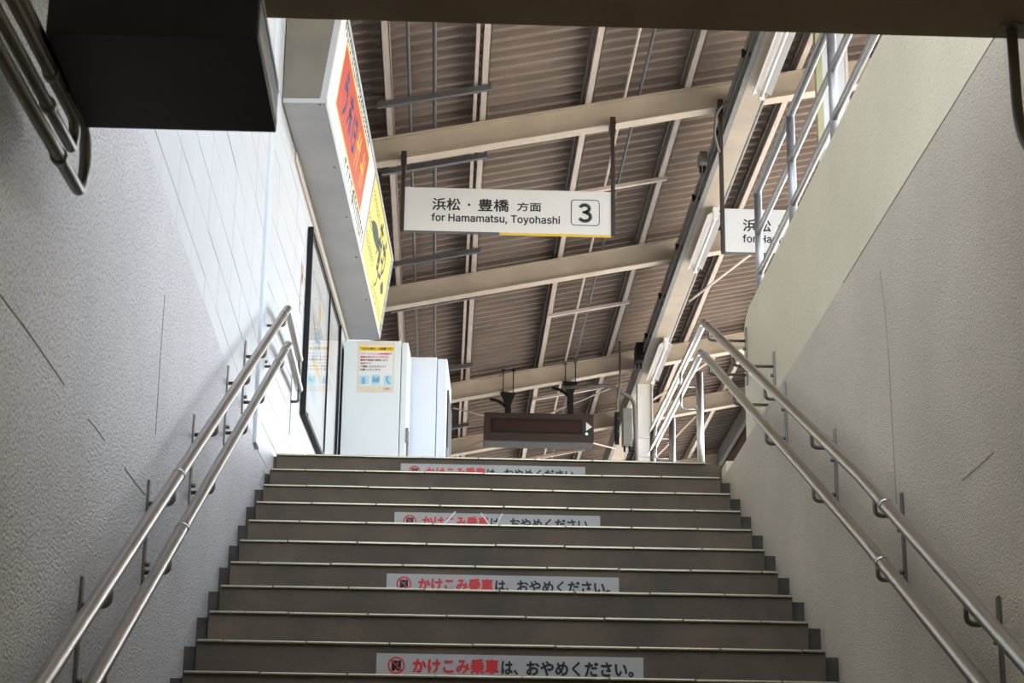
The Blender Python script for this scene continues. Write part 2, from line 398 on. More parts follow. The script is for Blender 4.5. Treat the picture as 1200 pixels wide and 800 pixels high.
# ------------------------------------------------------------------ platform roof
SL = 0.205
def zb(x): return 3.082+SL*x                     # underside of the rafters
def slope_box(mb, x0, x1, y0, y1, h0, h1):
    return mb.hexa([(x0,y0,zb(x0)+h0),(x1,y0,zb(x1)+h0),(x1,y1,zb(x1)+h0),(x0,y1,zb(x0)+h0),
                    (x0,y0,zb(x0)+h1),(x1,y0,zb(x1)+h1),(x1,y1,zb(x1)+h1),(x0,y1,zb(x0)+h1)])
XL, XR, Y0R, Y1R = -1.1, 4.78, -4.4, 24.0
rf_ = thing('roof', 'sloping corrugated platform roof on cream painted steel beams', 'roof', kind='structure')
BEAMS = [0.2, 3.73, 7.2, 10.8, 13.3, 16.8, 20.3]
mb = MB()
slope_box(mb, XL, XR, -0.06, 0.06, 0.0, 0.012); slope_box(mb, XL, XR, -0.06, 0.06, 0.188, 0.2); slope_box(mb, XL, XR, -0.02, 0.02, 0.010, 0.19)
bme = mb.mesh('rafter'); bme.materials.append(CREAMST)
for y in BEAMS: link('rafter', bme, None, rf_, (0, y, 0))
PX = [-0.35, 0.46, 1.15, 1.95, 2.71, 3.57, 4.35]
for i, x in enumerate(PX):
    mb = MB(); z = zb(x)+0.2
    mb.box(x-0.028, x+0.028, Y0R, Y1R, z, z+0.006).box(x-0.028, x-0.022, Y0R, Y1R, z, z+0.1).box(x-0.028, x+0.028, Y0R, Y1R, z+0.092, z+0.098)
    mb.box(x+0.022, x+0.028, Y0R, Y1R, z, z+0.02)
    mb.build('purlin', PINKST, rf_)
    if i == 2:
        MB().box(x-0.075, x-0.05, Y0R, Y1R, z+0.004, z+0.09).build('purlin_batten', PINKST, rf_)
    if i in (3, 4, 5):
        MB().box(x-0.058, x-0.044, Y0R, Y1R, z+0.03, z+0.085).build('purlin_batten', mat('shaded_batten', (0.11, 0.10, 0.09), 0.7), rf_)  # thin grey strip, darkened in colour for the shade left of the purlin
# corrugated sheets, one per purlin bay, seven waves each
edges = [XL]+PX[1:]+[XR]
PITCHW, NW = 0.155, 6
RIB = [(0.0, 0.040), (0.030, 0.047), (0.068, 0.047), (0.098, 0.040), (0.108, 0.004), (0.118, 0.0), (0.135, 0.0), (0.145, 0.004)]   # one wave: arched pan, steep rib
for i in range(len(edges)-1):
    xa, xb = edges[i]-(0.04 if i else 0), edges[i+1]+0.06
    prof_ = [(k*PITCHW+a, w) for k in range(NW) for a, w in RIB]+[(NW*PITCHW+a, w) for a, w in RIB[:4]]
    vs = []; n = len(prof_)
    for t in (0.0, 0.006):
        for y, w in prof_:
            vs.append((xa, y, zb(xa)+0.302+w+t)); vs.append((xb, y, zb(xb)+0.302+w+t))
    fs = []
    for q in (0, 2*n):
        for j in range(n-1):
            a = q+2*j; fs.append((a, a+1, a+3, a+2) if q else (a, a+2, a+3, a+1))
    me = bpy.data.meshes.new('corrugated_sheet'); me.from_pydata(vs, [], fs); me.update()
    me.materials.append(SHEET)
    y = Y0R; nrow = 0
    while y < Y1R:
        link('corrugated_sheet', me, None, rf_, (0, y, random.uniform(-0.003, 0.003)+(0.008 if i % 2 else 0)+(0.004 if nrow % 2 else 0)))
        y += NW*PITCHW; nrow += 1
struct('wall_left_far', MB().box(-1.16, -1.11, -7.0, Y1R, PZ, zb(-1.1)+0.3), BROWNSHEET, 'dark cladding closing the left side of the platform roof', 'wall')
# girder on columns
GX = 3.12
mb = MB().box(GX-0.075, GX+0.075, Y0R, Y1R, 3.53, 3.545).box(GX-0.015, GX+0.015, Y0R, Y1R, 3.54, 3.72).box(GX-0.075, GX+0.075, Y0R, Y1R, 3.715, 3.73)
mb.build('girder', CREAMST, rf_)
MB().box(GX-0.10, GX-0.076, Y0R, Y1R, 3.545, 3.80).box(GX-0.115, GX-0.076, Y0R, Y1R, 3.53, 3.545).build('girder_side_channel', GREYST, rf_)
MB().tube([(GX+0.13, Y0R, 3.66), (GX+0.13, Y1R, 3.66)], 0.02, 8).build('gutter_pipe', GREYST, rf_)
# eave fascia on the right
mb = MB().box(XR-0.02, XR+0.03, Y0R, Y1R, zb(XR)+0.0, zb(XR)+0.22)
mb.build('eave_beam', GREYST, rf_)
vs = []; fs = []
yy = 12.0; j = 0
while yy <= Y1R:
    w = 0.012*math.cos(2*math.pi*j/4)
    vs += [(XR+0.06+w, yy, zb(XR)-0.45), (XR+0.06+w, yy, zb(XR)+0.36), (XR+0.075+w, yy, zb(XR)-0.45), (XR+0.075+w, yy, zb(XR)+0.36)]
    yy += 0.07; j += 1
for q in range(j-1):
    a = 4*q; fs += [(a, a+1, a+5, a+4), (a+2, a+6, a+7, a+3), (a, a+4, a+6, a+2)]
me = bpy.data.meshes.new('eave_fascia'); me.from_pydata(vs, [], fs); me.update(); link('eave_fascia', me, BROWNSHEET, rf_)
# grey struts, conduits and rods under the sheets
for yb in BEAMS:
    for dy in (-0.70, 0.58):
        mb = MB(); slope_box(mb, 0.38 if yb > 0 else -0.3, 1.2, yb+dy-0.02, yb+dy+0.02, 0.155, 0.198); mb.build('conduit_strut', STRUT, rf_)
for x, r_ in ((0.61, 0.012), (0.79, 0.015)):
    MB().tube([(x, Y0R, zb(x)+0.215), (x, Y1R, zb(x)+0.215)], r_, 8).build('conduit', STRUT, rf_)
for yb in (1.95, 5.5, 8.85, 12.0, 15.0):
    mb = MB(); slope_box(mb, 1.93, 2.76, yb-0.02, yb+0.02, 0.17, 0.2); mb.build('cross_strut', PINKST, rf_)
for x, r_, m_ in ((2.23, 0.011, PINKST), (2.34, 0.012, STRUT)):
    MB().tube([(x, Y0R, zb(x)+0.215), (x, Y1R, zb(x)+0.215)], r_, 8).build('conduit', m_, rf_)
for yb in BEAMS[3:6]:
    for x in (2.23, 2.34):
        MB().tube([(x, yb-0.10, zb(x)+0.215), (x, yb-0.066, zb(x)+0.19)], 0.022, 10).build('conduit_clamp', STRUT, rf_)
# thin cross bracing behind the third beam
for a, b in (((1.0, 11.0, zb(1.0)-0.02), (3.0, 13.2, zb(3.0)-0.30)), ((1.0, 13.2, zb(1.0)), (3.0, 11.0, zb(3.0)-0.05))):
    MB().tube([a, b], 0.009, 6).build('brace_rod', PINKST, rf_)
for a, b in (((3.2, 10.8, 3.35), (3.9, 10.8, 3.86)), ((3.2, 13.3, 3.0), (4.0, 13.3, 3.85)), ((3.15, 7.2, 3.3), (3.8, 7.2, 3.83))):
    MB().tube([a, b], 0.012, 6).build('brace_rod', PINKST, rf_)
# columns
def column(y, label):
    c = thing('column', label, 'column', (GX-0.01, y, PZ), kind='structure')
    MB().box(-0.085, -0.073, -0.08, 0.08, 0, 3.55).box(0.073, 0.085, -0.08, 0.08, 0, 3.55).box(-0.075, 0.075, -0.052, -0.040, 0, 3.55).build('column_shaft', WHITEST, c)
    MB().box(-0.13, 0.13, -0.12, 0.12, 0, 0.02).build('base_plate', WHITEST, c)
    for z in (2.72, 2.93): MB().box(-0.073, 0.073, -0.085, -0.05, z, z+0.018).build('rung', WHITEST, c)
    return c
column(10.8, 'white steel column with rungs carrying the roof girder')
column(17.8, 'farther white steel column under the roof girder')
column(-1.6, 'white steel column under the girder nearest the viewer')
# tall board standing behind the parapet railing
bd = thing('upright_board', 'tall pale blue upright board behind the parapet railing', 'board', (3.56, 3.0, PZ))
MB().box(0.045, 0.215, -0.03, 0.03, 0, 4.05).build('panel', BOARD, bd)
MB().box(0.0, 0.045, -0.035, 0.035, 0, 4.05).build('edge_strip', BOARDEDGE, bd)
MB().box(0.215, 0.235, -0.035, 0.035, 0, 4.05).build('edge_strip', WHITEST, bd)

# ------------------------------------------------------------------ handrails
RS = RISE/TREAD
def rail_path(xlow, xtop, c, ybend, yend, zext=None, drop=None):
    f = lambda y: (xlow+(xtop-xlow)*max(0, min(1, (y+5.5)/(5.5+ybend))), y, RS*y+c)
    pts = [f(-8.3), f(-5.5), f(ybend)]
    ze = RS*ybend+c
    pts.append((xtop, yend, ze))
    if drop: pts.append((xtop, yend, drop))
    return pts, f
def rail(parent, path, r=0.0205):
    p = [Vector(path[0]), Vector(path[1])] + fillet([path[1]]+path[2:], 0.05, 5)[1:]
    return MB().tube(p, r, 16).build('rail', STEEL, parent)
def collar(parent, f, y):
    a, b = Vector(f(y-0.012)), Vector(f(y+0.012))
    MB().tube([a, b], 0.0225, 16).build('collar', COLLAR, parent)
def bracket(parent, xw, sgn, y, fu, fl, top=0.02, ht=0.36):
    u, l = Vector(fu(y)), Vector(fl(y))
    zt = u.z-0.045+top
    pl = MB().box(min(xw, xw+sgn*0.008), max(xw, xw+sgn*0.008), y-0.014, y+0.014, l.z-0.13, u.z+0.0, 0.003).build('wall_plate', STEEL_D, parent)
    for q in (u, l):
        z = q.z-0.075
        MB().tube(fillet([(xw+sgn*0.006, y, z), (q.x, y, z), (q.x, y, q.z-0.01)], 0.022, 4), 0.0075, 8).build('arm', STEEL_D, pl)
    for z in (u.z-0.12, l.z-0.05):
        MB().tube([(xw+sgn*0.006, y, z), (xw+sgn*0.022, y, z)], 0.008, 6).build('bolt', STEEL_D, pl)
hl = thing('handrail', 'double stainless steel handrail on the left stucco wall', 'handrail')
pU, fU = rail_path(0.075, 0.10, 0.856, -0.36, 0.56); pL, fL = rail_path(0.075, 0.10, 0.640, -0.225, 0.64)
rail(hl, pU); rail(hl, pL)
for y in (-6.95, -5.95, -4.95, -3.95, -2.98, -2.0, -1.37, -0.485): bracket(hl, 0.0, 1, y, fU, fL)
for y in (-3.88, -0.58, -5.9): collar(hl, fU, y)
for y in (-3.72, -0.42, -0.80): collar(hl, fL, y)
pl = MB().box(0.052, 0.060, 0.60, 0.628, 0.26, 0.70, 0.003).build('wall_plate', STEEL_D, hl)
for z0, y0 in ((0.68, 0.53), (0.53, 0.61)):
    MB().tube(fillet([(0.058, 0.614, z0-0.08), (0.10, 0.614, z0-0.08), (0.10, y0-0.01, z0-0.01)], 0.02, 4), 0.0085, 8).build('arm', STEEL_D, pl)
hr = thing('handrail', 'double stainless steel handrail on the right cream wall, turning onto posts', 'handrail')
def poly_rail(x, pts, yend, zend):
    (ya, za), (yb_, zb_), (yc, zc) = pts
    sl0 = (zb_-za)/(yb_-ya)
    path = [(x, -8.3, za+sl0*(-8.3-ya)), (x, ya, za), (x, yb_, zb_), (x, yc, zc), (x, yend, zend)]
    def f(y):
        if y < yb_: return (x, y, za+sl0*(y-ya))
        return (x, y, zb_+(zc-zb_)*(y-yb_)/(yc-yb_))
    p = [Vector(path[0]), Vector(path[1]), Vector(path[2])] + fillet(path[2:], 0.05, 5)[1:]
    MB().tube(p, 0.0205, 16).build('rail', STEEL, hr)
    return f, path[-1]
XRL = W-0.09
gU, eU = poly_rail(XRL, [(-5.40, -1.786), (-3.777, -0.972), (-0.075, 0.750)], 2.52, 0.825)
gL, eL = poly_rail(XRL, [(-4.98, -1.769), (-3.80, -1.190), (0.04, 0.620)], 2.60, 0.695)
for y in (-6.95, -5.95, -4.95, -3.95, -2.95, -1.95): bracket(hr, W, -1, y, gU, gL)
for y in (-1.07, -0.25): bracket(hr, PX0, -1, y, gU, gL)
for y in (-4.10, -0.20, -6.9): collar(hr, gU, y)
for y in (-4.02, -0.09): collar(hr, gL, y)
for yp, ht in ((0.95, 0.77), (2.32, 0.86)):
    po = MB().tube([(W+0.02, yp, PZ), (W+0.02, yp, ht)], 0.021, 14).build('post', STEEL, hr)
    MB().tube([(W+0.02, yp, PZ), (W+0.02, yp, PZ+0.012)], 0.05, 14).build('post_flange', STEEL, po)
    for (ye, ze), (y0_, z0_) in (((2.52, 0.825), (-0.075, 0.75)), ((2.60, 0.695), (0.04, 0.62))):
        zr = z0_+(ze-z0_)*(yp-y0_)/(ye-y0_)
        MB().tube(fillet([(W+0.02, yp, zr-0.10), (XRL, yp, zr-0.10), (XRL, yp, zr-0.01)], 0.025, 4), 0.008, 8).build('arm', STEEL, po)
MB().tube([(XRL, 2.48, PZ), (XRL, 2.48, 0.81)], 0.019, 12).build('post', STEEL, hr)

# railing standing on the parapet
pr = thing('parapet_railing', 'galvanised tube railing with three rails standing on the right parapet', 'railing', (PX0+0.08, 0, 0.75))
posts = [-0.24, -1.24, -2.26, -3.28, -4.3]
for y in posts:
    p_ = MB().tube([(0, y, 0), (0, y, 0.69)], 0.021, 12).build('post', GALV, pr)
    MB().tube([(0, y, 0), (0, y, 0.01)], 0.045, 12).build('post_flange', GALV, p_)
MB().tube(fillet([(0, -0.24, 0.60), (0, -0.24, 0.69), (0, -0.32, 0.69), (0, -8.0, 0.69)], 0.03, 4), 0.0195, 12).build('rail', GALV, pr)
for z in (0.455, 0.225): MB().tube([(0, -0.24, z), (0, -8.0, z)], 0.017, 12).build('rail', GALV, pr)

# ------------------------------------------------------------------ tubes and the black box near the ceiling
TUBEM = mat('shaded_steel_tube', (0.26, 0.25, 0.23), 0.35, 0.9)  # steel colour darkened to stand for the shadow in this upper corner
ut = thing('bent_tubes', 'pair of nested bent steel tube loops on the left wall by the black box', 'tube')
for x, ylow, yend, zl, zu, r in ((0.10, -7.6, -5.83, -0.86, -0.70, 0.0145), (0.105, -7.6, -6.00, -0.815, -0.745, 0.0125)):
    c = (zl+zu)/2; R = (zu-zl)/2
    pts = [(x, ylow, zl-0.06*(yend-ylow-R))] + [(x, yend-R+R*math.sin(a), c-R*math.cos(a)) for a in [math.pi*i/10 for i in range(11)]] + [(x, ylow, zu-0.06*(yend-ylow-R))]
    tb = MB().tube(pts, r, 12).build('tube_loop', TUBEM, ut)
    for y in (ylow+0.3, yend-0.28):
        for z in (zl, zu):
            MB().tube([(x, y-0.012, z-0.06*(yend-R-y)), (x, y+0.012, z-0.06*(yend-R-y))], r+0.004, 12).build('coupling', TUBEM, tb)
MB().box(0.002, 0.085, -7.27, -7.23, -1.0, -0.76, 0.004).build('wall_bracket', TUBEM, ut)
TUBEB = mat('brown_tube', (0.085, 0.065, 0.05), 0.5)
u = thing('bent_tube', 'dark bent tube hanging from the ceiling on the right wall', 'tube')
MB().tube(fillet([(W-0.10, -5.70, -0.31), (W-0.10, -5.70, -0.62), (W-0.10, -6.05, -0.80), (W-0.10, -7.6, -0.86)], 0.16, 8), 0.0135, 12).build('tube', TUBEB, u)
MB().tube([(W-0.1, -5.70, -0.306), (W-0.1, -5.70, -0.300)], 0.03, 12).build('ceiling_flange', TUBEB, u)
bb = thing('hanging_box', 'large black metal sign box hung under the ceiling at upper left', 'box', (0.125, -6.45, -0.75))
MB().box(0, 0.415, 0, 0.468, 0, 0.12, 0.004).build('housing', DARKBOX, bb)
fr = ((0.415, 0, 0), (0, 1, 0), (0, 0, 1), (1, 0, 0))
flat(fr, [rect(0.012, 0.456, 0.010, 0.112)], mat('side_grey_blue', (0.12, 0.15, 0.20), 0.5), bb, 'side_panel', 0.0008)
SY = mat('side_yellow', (0.42, 0.33, 0.15), 0.5)
for a_, b_ in ((0.014, 0.036), (0.100, 0.112)): flat(fr, [rect(0.012, 0.456, a_, b_)], SY, bb, 'side_stripe', 0.0016)
flat(fr, [rect(0.0, 0.462, 0.088, 0.095)], BLACK, bb, 'side_stripe', 0.0016)
for x in (0.08, 0.34): MB().tube([(x, 0.23, 0.11), (x, 0.23, 0.452)], 0.012, 8).build('hanger_rod', BLACK, bb)

# ------------------------------------------------------------------ light box along the platform wall
lb = thing('wall_light_box', 'long grey light box with white and yellow advertising faces on left wall', 'light box', D0+DR*0.36, -AW)
BL, ZB_, ZT_, OB, OT = 4.24, 1.83, 2.46, 0.222, 0.305
prof = [(0.006, ZB_), (OB, ZB_), (OT, ZT_), (0.006, ZT_)]
MB().prism(prof, lambda p, t: (p[0], t*BL, p[1])).build('housing', GALVBOX, lb)
MB().prism([(0.008, ZB_+0.006), (OB-0.022, ZB_+0.006), (OT-0.022, ZT_), (0.008, ZT_)], lambda p, t: (p[0], -0.003+t*0.003, p[1])).build('end_shade_plate', mat('end_plate_shade', (0.17, 0.150, 0.115), 0.6, var=0.12, vscale=5), lb)  # added thin plate; the shade on the box end is put into its brown
tn = Vector((ZT_-ZB_, 0, -(OT-OB))).normalized(); tu = Vector((OT-OB, 0, ZT_-ZB_)).normalized(); HF = math.hypot(OT-OB, ZT_-ZB_)
FR = (Vector((OB, 0, ZB_)), Vector((0, 1, 0)), tu, tn)
def slabf(x0, x1, y0, y1, th, m, name, parent):
    O, R, U, Nn = FR; mb = MB()
    mb.hexa([O+R*x0+U*y0, O+R*x1+U*y0, O+R*x1+U*y1, O+R*x0+U*y1] + [O+R*x0+U*y0+Nn*th, O+R*x1+U*y0+Nn*th, O+R*x1+U*y1+Nn*th, O+R*x0+U*y1+Nn*th])
    return mb.build(name, m, parent)
SEAM = 2.44
wf = slabf(0.03, SEAM-0.012, 0.03, HF-0.03, 0.004, ACRYLW, 'white_face', lb); wf['label'] = 'white advertising face with red orange panel'
yf = slabf(SEAM+0.012, BL-0.10, 0.03, HF-0.03, 0.004, ACRYLY, 'yellow_face', lb); yf['label'] = 'yellow advertising face with dark green leaf'
for a, b in ((0.0, 0.03), (SEAM-0.012, SEAM+0.012), (BL-0.10, BL-0.085), (BL-0.015, BL)):
    slabf(a, b, 0, HF, 0.010, GALVBOX, 'frame_bar', lb)
slabf(0.0, BL, 0, 0.03, 0.010, GALVBOX, 'frame_bar', lb); slabf(0.0, BL, HF-0.03, HF, 0.010, GALVBOX, 'frame_bar', lb)
slabf(BL-0.085, BL-0.015, 0.03, HF-0.03, 0.004, PAPERW, 'end_face', lb)
MB().box(0.006, OB+0.02, -0.008, 0.0, ZB_-0.005, ZB_+0.02).build('end_flange', GALVBOX, lb)
for y in (0.02, 0.9, 1.7, 2.43, 3.3):
    MB().tube([(0.2, y, ZB_-0.004), (0.2, y, ZB_+0.002)], 0.007, 8).build('rivet', STEEL_D, lb)
FP = (FR[0]+tn*0.004, FR[1], FR[2], FR[3])
flat(FP, [rect(0.36, 2.06, 0.155, 0.545)], YELLOW, wf, 'panel_border', 0.0006)
flat(FP, [rect(0.385, 2.035, 0.172, 0.528)], ORANGE, wf, 'red_panel', 0.0012)
def brush(cx, cy, s, segs, w):
    out = []
    for sg in segs: out += stroke([(cx+a*s, cy+b*s) for a, b in sg], w, w*0.6)
    return out
G1 = [[(-.25,.45),(.0,.38),(.12,.42)], [(-.4,.1),(.1,.2),(.35,.05),(.3,-.25),(-.1,-.5)]]
G2 = [[(-.4,.3),(.4,.35)], [(0,.5),(-.05,.1),(-.4,-.4)], [(-.3,0),(.4,.05)], [(.1,.05),(.12,-.5)], [(.2,-.1),(.45,-.4)]]
G3 = [[(-.4,.4),(-.35,-.4)], [(-.1,.35),(.4,.4),(.38,-.4)], [(-.1,.0),(.35,.05)], [(-.1,-.4),(.4,-.35)]]
for b_ in (brush(0.66, 0.35, 0.24, G1, 0.055), brush(0.95, 0.35, 0.22, G2, 0.045), brush(1.22, 0.35, 0.22, G3, 0.045)): flat(FP, b_, NAVY, wf, 'brush_letter', 0.0018)
for b_ in (brush(1.50, 0.35, 0.24, [[(-.4,.1),(.4,.2)], [(-.1,.5),(-.3,-.5)], [(.25,.5),(.15,-.45)]], 0.035), brush(1.80, 0.35, 0.24, [[(-.4,.0),(.4,.1)], [(0,.5),(-.1,-.5)], [(.3,.4),(.3,-.4)]], 0.035)): flat(FP, b_, YELLOW, wf, 'brush_letter', 0.0018)
def marks(x0, x1, y, h, step, seed, w):
    rnd = random.Random(seed); out = []; x = x0
    while x < x1:
        out += stroke([(x, y+h*rnd.uniform(.2, .5)), (x+step*.6, y+h*rnd.uniform(.3, .5))], w)
        out += stroke([(x+step*rnd.uniform(.2, .5), y+h*.5), (x+step*rnd.uniform(.1, .4), y-h*.5)], w)
        if rnd.random() > .4: out += stroke([(x, y-h*rnd.uniform(.0, .45)), (x+step*.65, y-h*rnd.uniform(.1, .45))], w)
        x += step
    return out
flat(FP, marks(0.22, 1.9, 0.575, 0.052, 0.075, 3, 0.012), INK, wf, 'small_lettering', 0.0012)
flat(FP, marks(1.05, 1.6, 0.105, 0.07, 0.13, 4, 0.016)+marks(1.62, 2.34, 0.105, 0.09, 0.085, 5, 0.022), INK, wf, 'small_lettering', 0.0012)
def leafpoly(cx, cy, L, Wd, rot, n=10):
    top = [(L*(-.5+i/n), Wd*math.sin(math.pi*i/n)**0.8) for i in range(n+1)]; bot = [(L*(-.5+i/n), -Wd*.5*math.sin(math.pi*i/n)) for i in range(n-1, 0, -1)]
    c, s = math.cos(rot), math.sin(rot)
    return [(cx+a*c-b*s, cy+a*s+b*c) for a, b in top+bot]
flat(FP, [leafpoly(3.02, 0.36, 0.66, 0.075, 0.03), leafpoly(3.85, 0.26, 0.22, 0.06, 0.1)]
     + brush(3.32, 0.42, 0.30, G2, 0.045)+brush(3.55, 0.38, 0.28, G3, 0.042)+brush(3.70, 0.44, 0.24, G1, 0.045)+brush(3.42, 0.24, 0.20, G1, 0.035), GREEN, yf, 'leaf_print', 0.0012)
flat(FP, marks(2.55, 3.05, 0.50, 0.05, 0.07, 8, 0.006)+marks(2.52, 3.10, 0.20, 0.06, 0.07, 9, 0.006)+marks(2.50, 2.95, 0.33, 0.05, 0.08, 10, 0.006), GREEN, yf, 'small_lettering', 0.0012)
flat(FP, marks(3.25, 4.02, 0.10, 0.07, 0.085, 11, 0.010), BROWNINK, yf, 'small_lettering', 0.0012)
flat(FP, [rect(4.16, 4.22, 0.06+0.09*i, 0.12+0.09*i) for i in range(6)], PBLUE2, lb, 'end_print', 0.0008)

# ------------------------------------------------------------------ notice case, sticker, cabinets on the platform wall
cs = thing('notice_case', 'black framed glass notice case on the platform block wall', 'notice case', D0+DR*1.78, -AW)
CL, C0, C1 = 1.95, 0.50, 1.66
MB().box(0.002, 0.010, 0.02, CL-0.02, C0+0.02, C1-0.02).build('back_panel', PAPERW, cs)
MB().box(0.002, 0.034, 0, 0.022, C0, C1, 0.003).build('frame_bar', BLACK, cs)
MB().box(0.002, 0.034, CL-0.02, CL, C0, C1, 0.003).build('frame_bar', BLACK, cs)
MB().box(0.002, 0.034, 0.02, CL-0.02, C0, C0+0.03, 0.003).build('frame_bar', BLACK, cs)
MB().box(0.002, 0.030, 0.02, CL-0.02, C1-0.015, C1, 0.003).build('frame_bar', BLACK, cs)
MB().box(0.018, 0.030, 1.18, 1.195, C0+0.03, C1-0.015).build('mullion', BLACK, cs)
for a, b in ((0.022, 1.18), (1.195, CL-0.02)): MB().box(0.022, 0.025, a, b, C0+0.03, C1-0.015).build('glass_pane', GLASS, cs)
for y in (0.08, 1.0): MB().box(0.034, 0.042, y, y+0.03, C0+0.004, C0+0.026).build('lock', STEEL_D, cs)
def poster(name, label, s, w, z0, z1, bg, prints, off=0.0115, group=None):
    p = thing(name, label, 'poster', D0+DR*s+DN*off+Vector((0, 0, z0)), -AW, group)
    MB().box(0, 0.0008, 0, w, 0, z1-z0).build('sheet', bg, p)
    f = ((0.0008, 0, 0), (0, 1, 0), (0, 0, 1), (1, 0, 0))
    for m, polys, nm in prints: flat(f, polys, m, p, nm, 0.0006)
    return p
poster('poster', 'pale map poster behind the nearer glass pane', 1.95, 0.95, 0.62, 1.52, PAPERW,
       [(PBLUE, [leafpoly(0.45, 0.45, 0.6, 0.12, 0.5), rect(0.1, 0.5, 0.12, 0.22)], 'print_block'), (YELLOW, ring(0.55, 0.72, 0.0, 0.07, 16)+[rect(0.25, 0.7, 0.32, 0.38)], 'print_block'),
        (GREEN, stroke([(0.2, 0.6), (0.4, 0.5), (0.6, 0.55), (0.8, 0.4)], 0.02), 'print_line'), (INK, marks(0.1, 0.85, 0.84, 0.05, 0.06, 21, 0.006), 'small_lettering')])
poster('poster', 'brown topped poster behind the farther glass pane', 3.02, 0.52, 0.75, 1.55, PAPERW,
       [(TRIMC, [rect(0.02, 0.5, 0.45, 0.78)], 'print_block'), (INK, marks(0.04, 0.46, 0.36, 0.05, 0.06, 22, 0.006), 'small_lettering')])
poster('sticker', 'narrow orange and white notice on blocks left of the case', 1.545, 0.075, 1.06, 1.36, PAPERW,
       [(BROWNINK, [rect(0.008, 0.067, 0.16, 0.29), rect(0.01, 0.065, 0.09, 0.11)], 'print_block'), (ORANGE, [rect(0.012, 0.062, 0.19, 0.23)], 'print_block'), (INK, marks(0.01, 0.06, 0.05, 0.03, 0.025, 23, 0.004), 'small_lettering')], off=0.002)
def cabinet(label, s, o0, o1, d, h, m, doorw, loc_extra=None):
    c = thing('vending_cabinet', label, 'cabinet', D0+DR*s+DN*o0+Vector((0, 0, PZ)), -AW)
    w = o1-o0
    MB().box(0, w-doorw, 0.0, d, 0.05, h, 0.006).build('body', m, c)
    dr = MB().box(w-doorw+0.004, w, 0.0, d, 0.06, h-0.003, 0.008).build('door', m, c)
    MB().box(w, w+0.018, 0.05, 0.075, 0.85, 1.05, 0.004).build('handle', STEEL_D, dr)
    if d > 0.6: MB().box(w-0.002, w+0.012, 0.1, d-0.08, 0.7, 1.5, 0.006).build('front_panel', BLACK, dr)
    MB().box(0.02, w-0.03, 0.02, d-0.02, 0.0, 0.05).build('plinth', BLACK, c)
    MB().box(-0.004, w-doorw, 0.004, d-0.004, h, h+0.008, 0.002).build('top_cover', m, c)
    return c
c1 = cabinet('white cabinet with a yellow headed notice on its side', 4.10, 0.018, 0.475, 0.42, 1.69, CABW, 0.05)
c2 = cabinet('pale blue white cabinet standing behind the white one', 4.56, 0.018, 0.735, 0.85, 1.71, CABB, 0.075)
MB().box(0.455, 0.475, -0.006, 0.0, 0.95, 1.06, 0.002).build('latch', STEEL_D, c1)
nt = thing('notice', 'cream notice with yellow header stuck on the white cabinet', 'notice', D0+DR*4.0985+DN*0.118+Vector((0, 0, 1.285)), -AW)
MB().box(0, 0.262, 0, 0.001, 0, 0.375).build('sheet', PAPER, nt)
NF = ((0, 0, 0), (1, 0, 0), (0, 0, 1), (0, -1, 0))
flat(NF, [rect(0.012, 0.25, 0.05, 0.345)], PAPERW, nt, 'print_field', 0.0003)
flat(NF, [rect(0.008, 0.254, 0.305, 0.338)], YELLOW, nt, 'header', 0.0006)
text('「ながら歩き」は危険です！', NF, 0.02, 0.245, 0.312, 0.332, INK, nt, 'header_lettering', 0.04, 0.001)
for i, (t_, m_, w_) in enumerate((('スマートフォンや携帯電話の', RED, 0.225), ('画面を見ながらの歩行は', RED, 0.20), ('衝突や転落の原因となり', INK, 0.195), ('危険です。', RED, 0.085), ('ご遠慮いただきますよう', INK, 0.185), ('お願いいたします。', INK, 0.15))):
    z = 0.277-i*0.0235
    text(t_, NF, 0.018, 0.018+w_, z, z+0.015, m_, nt, 'lettering', 0.03, 0.001)
flat(NF, [rect(0.014, 0.085, 0.06, 0.125), rect(0.10, 0.165, 0.055, 0.13), rect(0.19, 0.245, 0.055, 0.125)], PBLUE, nt, 'picture', 0.0006)
flat(NF, ring(0.045, 0.103, 0, 0.010, 10)+[rect(0.034, 0.058, 0.062, 0.095)]+ring(0.12, 0.108, 0, 0.009, 10)+ring(0.148, 0.106, 0, 0.009, 10)+[rect(0.11, 0.158, 0.075, 0.1)]+stroke([(0.215, 0.12), (0.21, 0.09), (0.235, 0.06)], 0.012), PBLUE2, nt, 'picture_figure', 0.0009)
text('お客様へ', NF, 0.19, 0.24, 0.018, 0.036, INK, nt, 'lettering', 0.0, 0.001)

